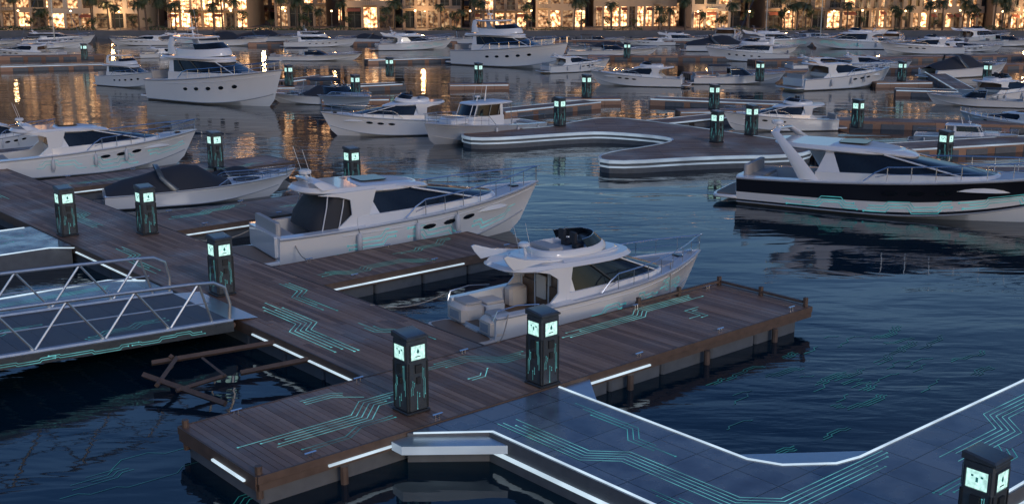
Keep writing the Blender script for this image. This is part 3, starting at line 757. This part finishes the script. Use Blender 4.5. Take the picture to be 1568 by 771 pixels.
def wpoly(px,z=.78): return [(P(u,v,z).x,P(u,v,z).y) for u,v in px]
def smooth(poly,it=2):
    for _ in range(it):
        q=[]; n=len(poly)
        for i in range(n):
            a=poly[i]; b=poly[(i+1)%n]
            q+=[(a[0]*.75+b[0]*.25,a[1]*.75+b[1]*.25),(a[0]*.25+b[0]*.75,a[1]*.25+b[1]*.75)]
        poly=q
    return poly
cp=smooth(wpoly([(700,207),(735,214),(890,203),(940,203),(1040,212),(1015,222),(915,236),(925,250),(1085,240),(1235,238),(1245,222),(1130,205),(1010,188),(930,179),(880,187),(840,196),(735,200)]))
def curvy(name,cp,z=.78):
    e=empty(name); mb=MB(); mb.prism(cp,-.3,z,'concrete_float','timber_deck'); mb.obj('deck',e,30,fix=True)
    mb=MB(); c=cp+[cp[0]]
    area=sum(a[0]*b[1]-b[0]*a[1] for a,b in zip(c,c[1:])); sg=-1 if area>0 else 1
    path=cp+[cp[0],cp[1]]
    for z0,z1,off,m in ((z-.16,z+.05,.10,'strip_soft'),(z-.44,z-.32,.08,'strip_soft')):
        o=offset(path,sg*off)[1:]; i_=offset(path,-sg*.05)[1:]; k=len(o)
        vs=[(x,y,z0) for x,y in o]+[(x,y,z1) for x,y in o]+[(x,y,z1) for x,y in i_]; fs=[(i,i+1,k+i+1,k+i) for i in range(k-1)]
        mb.add(vs[:2*k],fs,m)
        if z0>z-.25: mb.add(vs[k:],fs,'gelcoat_deck')
    mb.obj('edge_lights',e,fix=True)
    return e
curvy('curved_pontoon',cp)
def sdock(p1,p2,w,z=.6,lit=True):
    a=P(*p1,z);b=P(*p2,z); d=(b-a); L=d.length; ang=math.atan2(d.y,d.x)
    e=empty('floating_dock',(a.x,a.y,0),ang); mb=MB()
    mb.rbox(0,L,-w/2,w/2,-.3,z,'timber_deck',.08)
    x=1.5
    while x<L-1:
        mb.rbox(x,x+1.8,-w/2-.04,-w/2+.1,-.2,z-.2,'concrete_float',.04); x+=2.4
    mb.obj('deck',e)
    if lit:
        mb=MB()
        for sy in (-1,1): mb.box(.1,L-.1,sy*(w/2+.0)-.03,sy*(w/2)+.03,z-.08,z+.03,'strip_soft')
        mb.obj('edge_lights',e)
    return e
for a in (((760,170),(908,155),2.2,.6,True),((958,192),(1115,176),2.4),((505,133),(612,128),2),((1370,137),(1580,142),2.5),((1245,232),(1600,212),3),((1290,262),(1600,262),3.2),
   ((430,125),(500,116),2),((0,102),(160,98),2),((850,62),(1250,66),2,.6,False),((380,66),(700,64),2,.6,False),((1050,112),(1568,98),2.5,.6,False),((1150,92),(1568,84),2.5,.6,False),
   ((900,85),(1250,88),2,.6,False),((0,86),(160,84),2,.6,False),((560,92),(700,88),2),((1270,182),(1600,190),2.5,.6,False),((1200,60),(1568,64),2.5,.6,False),((1000,150),(1200,158),2.5,.6,True),((1420,105),(1500,150),2)):
    sdock(*a)

# ------------------------------------------------------------------ pedestals
def pedestal():
    mb=MB(); w=.33
    mb.rbox(-w-.05,w+.05,-w-.05,w+.05,0,.07,'rubber',.04)
    mb.rbox(-w,w,-w,w,.07,2.02,'charcoal',.035)
    mb.loft([[(sx*(w+.02),sy*(w+.02),z) for sx,sy in ((-1,-1),(1,-1),(1,1),(-1,1))] for z in (2.03,2.07)]+[[(sx*(w+.02),sy*(w+.02),2.12+.05*sy) for sx,sy in ((-1,-1),(1,-1),(1,1),(-1,1))],[(sx*(w-.03),sy*(w-.03),2.15+.04*sy) for sx,sy in ((-1,-1),(1,-1),(1,1),(-1,1))]],'charcoal',True,'charcoal','charcoal')
    rg=random.Random(2)
    for k in range(4):
        c,s_=math.cos(k*math.pi/2),math.sin(k*math.pi/2)
        T=lambda x,y,z:(x*c-y*s_,x*s_+y*c,z)
        def bx(x0,x1,z0,z1,d,m):
            vs=[T(x,y,z) for x,y,z in ((x0,-w-d,z0),(x1,-w-d,z0),(x1,-w-.001,z0),(x0,-w-.001,z0),(x0,-w-d,z1),(x1,-w-d,z1),(x1,-w-.001,z1),(x0,-w-.001,z1))]
            mb.add(vs,[(0,3,2,1),(4,5,6,7),(0,1,5,4),(1,2,6,5),(2,3,7,6),(3,0,4,7)],m)
        bx(-.22,.22,1.48,1.86,.012,'panel')
        if k%2==0:
            mb.add([T(x,-w-.016,z) for x,z in ((-.045,1.68),(0,1.63),(.045,1.68),(.03,1.73),(0,1.79),(-.03,1.73))],[(0,1,2,3,4,5)],'trace')
            bx(-.08,.08,1.55,1.575,.016,'charcoal')
        else:
            for q in (-.1,0,.1): bx(q-.025,q+.025,1.62+abs(q),1.72+abs(q)*.4,.016,'trace')
        for q in ((-.26,-.225,1.44,1.9),(.225,.26,1.44,1.9),(-.224,.224,1.865,1.9),(-.224,.224,1.44,1.475)): bx(*q,.03,'charcoal')
        bx(-.1,.1,1.12,1.34,.05,'rubber'); bx(-.06,.06,.82,1.0,.05,'rubber')
        for q in (-.29,.29): bx(q-.02,q+.02,.1,1.4,.02,'rubber')
        fm=lambda u,v:T(u,-w-.008,v)
        bundle(mb,[(-.2,.2),(-.2,.7),(-.15,.78),(-.15,1.05)],2,.05,.011,fm,'trace_bright',rg)
        bundle(mb,[(.2,.15),(.2,.9),(.16,.97),(.16,1.36)],2,.045,.011,fm,'trace_bright',rg)
        bundle(mb,[(0,.12),(0,.6)],2,.07,.011,fm,'trace_bright',rg)
    me=mb.mesh('power_pedestal',30); recalc(me); return me
PM=pedestal()
def ped(p,ang=ANG):
    o=bpy.data.objects.new('power_pedestal',PM); sc.collection.objects.link(o); o.location=p; o.rotation_euler=(0,0,ang); return o
for a,b in ((16.9,23.6),(20.9,22.85),(18.5,37.3),(20.7,48.6),(17.9,50.6)): ped(D(a,b,Z+.008))
ped(P(1497,846,.785))
for u,v,z in ((540,286,Z),(331,257,Z)): ped(P(u,v,z))
for u,v,z in ((1445,254,.62),(1312,196,.62),(857,193,.8),(1093,168,.62),(1097,218,.79),(1150,207,.79),(545,150,.62),(443,132,.62),(898,150,.62),(733,128,.62),(1380,125,.62),(1163,125,.6),(130,92,.6),(597,118,.6),(1510,128,.6),(960,90,.6)):
    ped(P(u,v,z))
for u,v in ((540,286),(331,257)):
    p=P(u,v,Z); e=empty('floating_dock',(p.x,p.y,0),ANG); mb=MB(); mb.rbox(-3.5,3.5,-1.1,1.1,-.3,Z-.01,'timber_deck',.06); mb.box(-3.45,3.45,-1.14,-1.1,.5,.62,'strip_soft'); mb.obj('deck',e)
for u,v in ((857,193),(545,150),(443,132),(898,150),(733,128),(1093,168),(1380,125)):
    p=P(u,v,.6); e=empty('floating_dock',(p.x,p.y,0),.1); mb=MB(); mb.rbox(-3.2,3.2,-.9,.9,-.3,.595,'timber_deck',.06); mb.box(-3.1,3.1,-.94,-.9,.4,.5,'strip_soft'); mb.obj('deck',e)

# ------------------------------------------------------------------ gangway (aluminium truss bridge)
e=empty('gangway_bridge',(0,0,0),ANG)
zg=lambda a:.92+(17.0-a)*.045
for b0,sd in ((33.7,-1),(38.2,1)):
    mb=MB(); A0,A1=17.0,-6.0
    mb.tube([(A0,b0,zg(A0)+.02),(A1,b0,zg(A1)+.02)],.09,'alu',8)
    top=[(16.9,b0,zg(16.9)),(16.95,b0,zg(16.9)+.6),(16.8,b0,zg(16.8)+1.15),(16.4,b0,zg(16.4)+1.36),(15.6,b0,zg(15.6)+1.4),(13.5,b0,zg(13.5)+1.42),(A1,b0,zg(A1)+1.42)]
    mb.tube(top,.06,'alu',8)
    a=15.9; up=True; pts=[]
    while a>A1:
        pts.append((a,b0,zg(a)+(1.40 if up else .05))); up=not up; a-=1.05
    for p,q in zip(pts,pts[1:]): mb.tube([p,q],.04,'alu',6)
    mb.tube([(16.3,b0,zg(16.3)+.05),(15.9,b0,zg(15.9)+1.38)],.04,'alu',6)
    mb.tube([(16.2,b0,zg(16)+.72),(A1,b0,zg(A1)+.72)],.025,'alu',6)
    mb.obj('truss_side',e)
mb=MB()
for i in range(24):
    a0=17.0-i*.95; a1=a0-.94
    if a1<-6: break
    vs=[(a0,33.8,zg(a0)),(a1,33.8,zg(a1)),(a1,38.1,zg(a1)),(a0,38.1,zg(a0))]
    mb.add(vs+[(x,y,z-.06) for x,y,z in vs],[(3,2,1,0),(4,5,6,7),(0,1,5,4),(2,3,7,6),(1,2,6,5),(3,0,4,7)],'concrete_float')
    mb.tube([(a0,33.8,zg(a0)-.14),(a0,38.1,zg(a0)-.14)],.05,'alu',6)
mb.obj('deck_panels',e,fix=True)
mb=MB()
for b in (33.6,38.3):
    vs=[(17,b,zg(17)-.34),(-6,b,zg(-6)-.34),(-6,b,zg(-6)-.02),(17,b,zg(17)-.02)]
    mb.add(vs+[(x,b+.06,z) for x,y,z in vs],[(0,1,2,3),(7,6,5,4),(0,4,5,1),(3,2,6,7)],'charcoal')
mb.obj('side_girder',e,fix=True)
mb=MB(); rg=random.Random(8)
fk=lambda u,v:(u,33.585,zg(u)-.2+v)
for u in (16,13.8,11.5,9): bundle(mb,jog(u,0,u-1.9,-.06,.06,rg,.8,.08),2,.07,.016,fk,'trace_bright',rg)
fk2=lambda u,v:(u,v,zg(u)+.008)
for u,v in ((15.5,35),(12,36.4)): bundle(mb,jog(u,v,u-3,34.2,37.7,rg,1.5,.5),3,.15,.024,fk2,'trace',rg)
mb.obj('painted_reflections',e)
mb=MB(); mb.add([(17.0,33.8,zg(17)),(18.0,33.8,Z+.02),(18.0,38.1,Z+.02),(17.0,38.1,zg(17))],[(0,1,2,3)],'alu'); mb.tube([(17.05,33.75,.75),(17.05,38.15,.75)],.1,'timber_dark',8); mb.obj('hinge_flap',e)

mb=MB()
def beam(p,q,r=.09): mb.tube([p,q],r,'timber_dark',4)
beam(P(232,556,.55),P(445,520,.62)); beam(P(368,571,.45),P(508,543,.62)); beam(P(220,574,.5),P(345,618,.2),.1); beam(P(262,545,.7),P(262,562,.2),.08)
beam(P(345,575,.35),P(270,598,.35),.07); beam(P(270,548,.6),P(240,590,.4),.08); beam(P(310,548,.56),P(345,575,.4),.05)
mb.obj('timber_mooring_frame')
def line(p,q,sag=.25):
    mb=MB(); p=Vector(p);q=Vector(q); pts=[p.lerp(q,i/8)-Vector((0,0,sag*4*(i/8)*(1-i/8))) for i in range(9)]; mb.tube(pts,.022,'rope',5); mb.obj('mooring_line')
line(D(23.8,27.7,1.15),D(22.2,26.35,.9)); line(D(23.8,31.1,1.15),D(21.7,32.6,.82)); line(D(31.6,27.6,1.7),D(30.2,26.35,.9),.2)
line(D(24,41.7,1.2),D(23.4,39.5,.9)); line(D(24,45,1.2),D(21.7,46,.82))

# ------------------------------------------------------------------ water
mb=MB(); mb.add([(-1500,-200,0),(1500,-200,0),(1500,226,0),(-1500,226,0)],[(0,1,2,3)],'water'); water=mb.obj('water')
mb=MB(); rg=random.Random(31); fw=lambda u,v:(*D(u,v).xy,.012)  # teal circuit reflections painted as faint glowing ribbons just above the water
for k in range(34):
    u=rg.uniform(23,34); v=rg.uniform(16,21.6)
    p=jog(u,v,u+rg.uniform(.4,1.8),15,22,rg,.7,.2); bundle(mb,p,rg.choice((1,2,3)),.1,.035,fw,'painted_reflection',rg,dots=False)
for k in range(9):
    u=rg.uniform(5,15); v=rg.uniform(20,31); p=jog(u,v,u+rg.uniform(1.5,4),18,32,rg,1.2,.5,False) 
    bundle(mb,p,rg.choice((1,2,3)),.15,.022,fw,'painted_reflection',rg,dots=False)
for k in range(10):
    u=rg.uniform(11,17); v=rg.uniform(14,21); p=jog(u,v,u+rg.uniform(.6,2),14,21.5,rg,.9,.3); bundle(mb,p,rg.choice((1,2)),.12,.022,fw,'painted_reflection',rg,dots=False)
mb.obj('painted_reflections',water)

# ------------------------------------------------------------------ shore
mb=MB(); mb.add([(-2500,226,1.3),(2500,226,1.3),(2500,6000,1.3),(-2500,6000,1.3)],[(0,1,2,3)],'paving'); mb.obj('ground')
mb=MB(); mb.box(-1500,1500,224.6,226.3,-2,1.42,'quay_stone')
for i in range(90):
    x=-110+i*2.6; mb.rbox(x,x+2.4,223.6,224.55,-.5,.2+.25*R.random(),'quay_stone',.15)
mb.obj('quay_wall')
def building(x0,x1,y,h,wall,glow,seed,depth=18,bay=2.6,arc=False,gs=1.0,up=.7):
    e=empty('apartment_building' if not arc else 'shopfront_building',(0,0,0)); r=random.Random(seed); W=MB(); G=MB()
    n=max(3,round((x1-x0)/bay)); bw=(x1-x0)/n; z=1.3; fl=0
    gh=r.choice((3.4,3.9,4.6)); style=r.choice((0,1,2)); pwid=r.choice((.4,.6,.9))
    W.box(x0,x1,y+.75,y+depth,1.3,h,wall)
    W.box(x0-.2,x1+.2,y-.2,y+depth+.2,h+.003,h+.7,wall)
    while z<h-2.5:
        fh=gh if fl==0 else 3.3
        z1=min(h,z+fh); sill=.15 if (fl==0 or style==1) else r.choice((.5,.8))
        W.box(x0,x1,y,y+.74,z1-.55,z1,wall)
        if fl: W.box(x0+.01,x1-.01,y+.05,y+.74,z,z+sill,wall)
        for i in range(n):
            bx=x0+i*bw; pw=.5 if fl==0 else pwid
            W.box(bx,bx+pw,y-.05 if fl==0 else y+.02,y+.74,z+ (sill if fl else 0),z1-.553,wall)
            lit=r.random()<glow*(1.1 if fl<2 else .75)
            t=gs*r.choice((.5,1.1,2.2,4.0))*(1.0 if fl<2 else up) if lit else r.choice((0,0,.05,.15))
            zb=z+sill if fl else z+.1; zt=z1-.555
            G.add([(bx+pw,y+.5,zb),(bx+bw,y+.5,zb),(bx+bw,y+.5,zt),(bx+pw,y+.5,zt)],[(0,1,2,3)],'window_lit',t)
            if style!=2:
                cx=bx+pw+(bw-pw)/2; W.box(cx-.05,cx+.05,y+.4,y+.49,zb,zt,'charcoal')
            W.box(bx+pw,bx+bw,y+.4,y+.49,zb+(zt-zb)*.62,zb+(zt-zb)*.62+.08,'charcoal')
            if fl and style==1 or (fl and r.random()<.2):
                W.box(bx+pw-.1,bx+bw+.1,y-1.1,y-.06,z-.1,z+.05,wall)
                for q in range(6): W.box(bx+pw+q*(bw-pw)/6,bx+pw+q*(bw-pw)/6+.05,y-1.08,y-1.02,z+.05,z+1.0,'charcoal')
                W.box(bx+pw-.1,bx+bw+.1,y-1.1,y-1.0,z+1.0,z+1.07,'charcoal')
            if fl==0 and r.random()<.25:
                W.add([(bx+pw,y-.1,z1-.7),(bx+bw,y-.1,z1-.7),(bx+bw,y-1.6,z1-1.3),(bx+pw,y-1.6,z1-1.3)],[(0,1,2,3)],'awning')
        z=z1; fl+=1
    W.obj('walls',e,30); G.obj('windows',e,30)
r3=random.Random(17); x=-150; k=0
while x<150:
    w=r3.uniform(9,20); lf=x<-25; h=r3.choice((22,27,32,36)) if lf else r3.choice((14,18,21,25)); y=r3.choice((238,241,245))
    building(x,x+w,y,h,r3.choice(('stone_wall','stone_wall_pale','stone_wall_dark','stone_wall')),r3.choice((.5,.65,.8)) if lf else r3.choice((.4,.6,.75)),k,bay=r3.choice((1.7,2.4,3.2)),arc=k%2==0,gs=(1.2 if lf else 1.15)*r3.choice((.6,1,1.4)),up=1.0 if lf else .8)
    x+=w+r3.choice((.5,2,5)); k+=1
for x in range(-160,170,27): building(x,x+25,275,r3.choice((22,26,31)),'stone_wall_dark',.35,100+x,gs=.6)

def palm(seed):
    r=random.Random(seed); mb=MB(); h=r.uniform(5.6,7.2); bend=r.uniform(-.5,.5)
    pts=[(bend*(i/8)**2,0,h*i/8) for i in range(9)]; mb.tube(pts,[.26,.22,.2,.19,.18,.17,.17,.2,.24],'bark',8)
    top=Vector(pts[-1])
    for k in range(30):
        az=k*2.399+r.uniform(-.2,.2); el=r.uniform(-.35,1.15); L=r.uniform(2.0,2.9); n=9
        d=Vector((math.cos(az),math.sin(az),0)); prev=top.copy(); e_=el; sp=[top.copy()]
        for i in range(n):
            prev=prev+(d*math.cos(e_)+Vector((0,0,1))*math.sin(e_))*L/n; e_-=.23; sp.append(prev.copy())
        mb.tube(sp,.025,'bark',3); side=d.cross(Vector((0,0,1)))
        for i in range(1,n+1):
            p=sp[i]; ll=.68*math.sin(math.pi*(i+1)/(n+2.5)); t=(sp[i]-sp[i-1]).normalized()
            for s_ in (1,-1):
                for q in (0,.5):
                    b=sp[i-1].lerp(p,q); tip=b+side*s_*ll+t*ll*.5-Vector((0,0,ll*.45*r.uniform(.5,1.3)))
                    mb.add([b-t*.055,b+t*.055,tip],[(0,1,2)],'palm_leaf')
    return mb.mesh('palm_tree')
def tree(seed):
    r=random.Random(seed); mb=MB(); h=r.uniform(2,2.6); mb.tube([(0,0,0),(.1,0,h*.5),(0,.1,h)],[.22,.17,.13],'bark',7)
    cl=[]
    for k in range(9):
        az=r.uniform(0,6.28); q=Vector((math.cos(az)*r.uniform(.5,1.7),math.sin(az)*r.uniform(.5,1.7),h+r.uniform(.3,2.6)))
        mb.tube([(0,.1,h-.2),q*.6+Vector((0,0,h*.4)),q],[.09,.06,.02],'bark',4); cl.append((q,r.uniform(.5,.95)))
    for q,rr in cl:
        for i in range(120):
            v=Vector((r.gauss(0,1),r.gauss(0,1),r.gauss(0,.8))).normalized()*rr*r.uniform(.5,1.1); c=q+v
            a=Vector((r.gauss(0,1),r.gauss(0,1),r.gauss(0,1))).normalized()*.12; b=a.cross(v).normalized()*.1
            mb.add([c-a,c+b,c+a,c-b],[(0,1,2,3)],'leaf')
    return mb.mesh('broadleaf_tree')
PL=[palm(i) for i in range(4)]; TR=[tree(i) for i in range(3)]
r4=random.Random(9); x=-108
while x<110:
    o=bpy.data.objects.new('palm_tree',r4.choice(PL)); sc.collection.objects.link(o); o.location=(x,r4.uniform(227.5,234),1.3); o.rotation_euler=(0,0,r4.uniform(0,6.28)); s_=r4.uniform(.58,.95); o.scale=(s_,)*3
    x+=r4.choice((1.5,2.5,4,6,9))
x=-108
while x<110:
    o=bpy.data.objects.new('broadleaf_tree',r4.choice(TR)); sc.collection.objects.link(o); o.location=(x,r4.uniform(228,234),1.3); o.rotation_euler=(0,0,r4.uniform(0,6.28)); s_=r4.uniform(.35,.8); o.scale=(s_,)*3
    x+=r4.uniform(3,10)
mb=MB(); rh=random.Random(4)
for i in range(8000):
    x=rh.uniform(-108,108)
    if math.sin(x*.35)+math.sin(x*.13+1)<-.3: continue
    c=Vector((x,rh.uniform(227.0,228.0),1.3+rh.uniform(0,.6+.35*math.sin(x*.9)))); a=Vector((rh.gauss(0,1),rh.gauss(0,1),rh.gauss(0,1))).normalized()*.15; b=a.orthogonal().normalized()*.11
    mb.add([c-a,c+b,c+a,c-b],[(0,1,2,3)],'leaf')
mb.obj('hedge')
def lampmesh():
    mb=MB(); mb.tube([(0,0,0),(0,0,.3),(0,0,3.4)],[.12,.06,.04],'charcoal',8); mb.slab(superell(0,0,.17,.17,10,2),3.4,3.7,'lamp_warm',.06); mb.slab(superell(0,0,.27,.27,10,2),3.71,3.79,'charcoal',.04); return mb.mesh('street_lamp')
LM=lampmesh(); x=-105
while x<108:
    o=bpy.data.objects.new('street_lamp',LM); sc.collection.objects.link(o); o.location=(x,r4.uniform(227,236),1.3); x+=r4.uniform(5,12)
for i,x in enumerate(range(-100,105,17)):
    l=bpy.data.lights.new('facade_lamp','POINT'); l.energy=r4.choice((700,1000,1400)); l.color=(1,.58,.26); l.shadow_soft_size=.4
    o=bpy.data.objects.new('facade_lamp',l); o.location=(x+r4.uniform(-4,4),235.0,4.8); sc.collection.objects.link(o)

# ------------------------------------------------------------------ world, sun, camera
w=bpy.data.worlds.new('World'); sc.world=w; w.use_nodes=True; nt=w.node_tree
bg=nt.nodes['Background']; sk=nt.nodes.new('ShaderNodeTexSky'); sk.sky_type='NISHITA'; sk.sun_disc=False
sk.sun_elevation=rad(7); sk.sun_rotation=rad(150); sk.altitude=0; sk.air_density=1.2; sk.dust_density=1.0; sk.ozone_density=3
def mul(a,b):
    mx=nt.nodes.new('ShaderNodeMix'); mx.data_type='RGBA'; mx.blend_type='MULTIPLY'; mx.inputs[0].default_value=1
    nt.links.new(a,mx.inputs[6]); nt.links.new(b,mx.inputs[7]); return mx.outputs[2]
tc=nt.nodes.new('ShaderNodeTexCoord'); mp=nt.nodes.new('ShaderNodeMapping'); mp.inputs['Scale'].default_value=(1,1,4.5)
no=nt.nodes.new('ShaderNodeTexNoise'); no.inputs['Scale'].default_value=2.6; no.inputs['Detail'].default_value=7
cr=nt.nodes.new('ShaderNodeValToRGB'); cr.color_ramp.elements[0].position=.36; cr.color_ramp.elements[0].color=(.40,.50,.70,1); cr.color_ramp.elements[1].position=.66; cr.color_ramp.elements[1].color=(1.0,1.02,1.18,1)
nt.links.new(tc.outputs['Generated'],mp.inputs[0]); nt.links.new(mp.outputs[0],no.inputs['Vector']); nt.links.new(no.outputs['Fac'],cr.inputs[0])
sp=nt.nodes.new('ShaderNodeSeparateXYZ'); nt.links.new(tc.outputs['Generated'],sp.inputs[0])
gr=nt.nodes.new('ShaderNodeValToRGB'); E=gr.color_ramp.elements
E[0].position=0; E[0].color=(.86,.80,.82,1); E[1].position=1; E[1].color=(.58,.66,.80,1)
q=E.new(.22); q.color=(.98,.94,.97,1); q=E.new(.45); q.color=(.66,.72,.86,1)
nt.links.new(sp.outputs['Z'],gr.inputs[0])
c=mul(sk.outputs[0],cr.outputs[0]); c=mul(c,gr.outputs[0]); nt.links.new(c,bg.inputs['Color'])
bg.inputs['Strength'].default_value=.25
l=bpy.data.lights.new('sun','SUN'); l.energy=.42; l.angle=rad(10); l.color=(1,.92,.86)
o=bpy.data.objects.new('sun',l); sc.collection.objects.link(o)
az=rad(150); el=rad(25)
dv=Vector((math.sin(az)*math.cos(el),math.cos(az)*math.cos(el),math.sin(el))); o.rotation_euler=dv.to_track_quat('Z','Y').to_euler()
cam=bpy.data.cameras.new('camera'); cam.sensor_width=36; cam.lens=36*1780/1568; cam.clip_end=8000; cam.clip_start=.2
co=bpy.data.objects.new('camera',cam); sc.collection.objects.link(co); co.location=(0,0,CAMZ); co.rotation_euler=(math.pi/2-TH,0,0); sc.camera=co
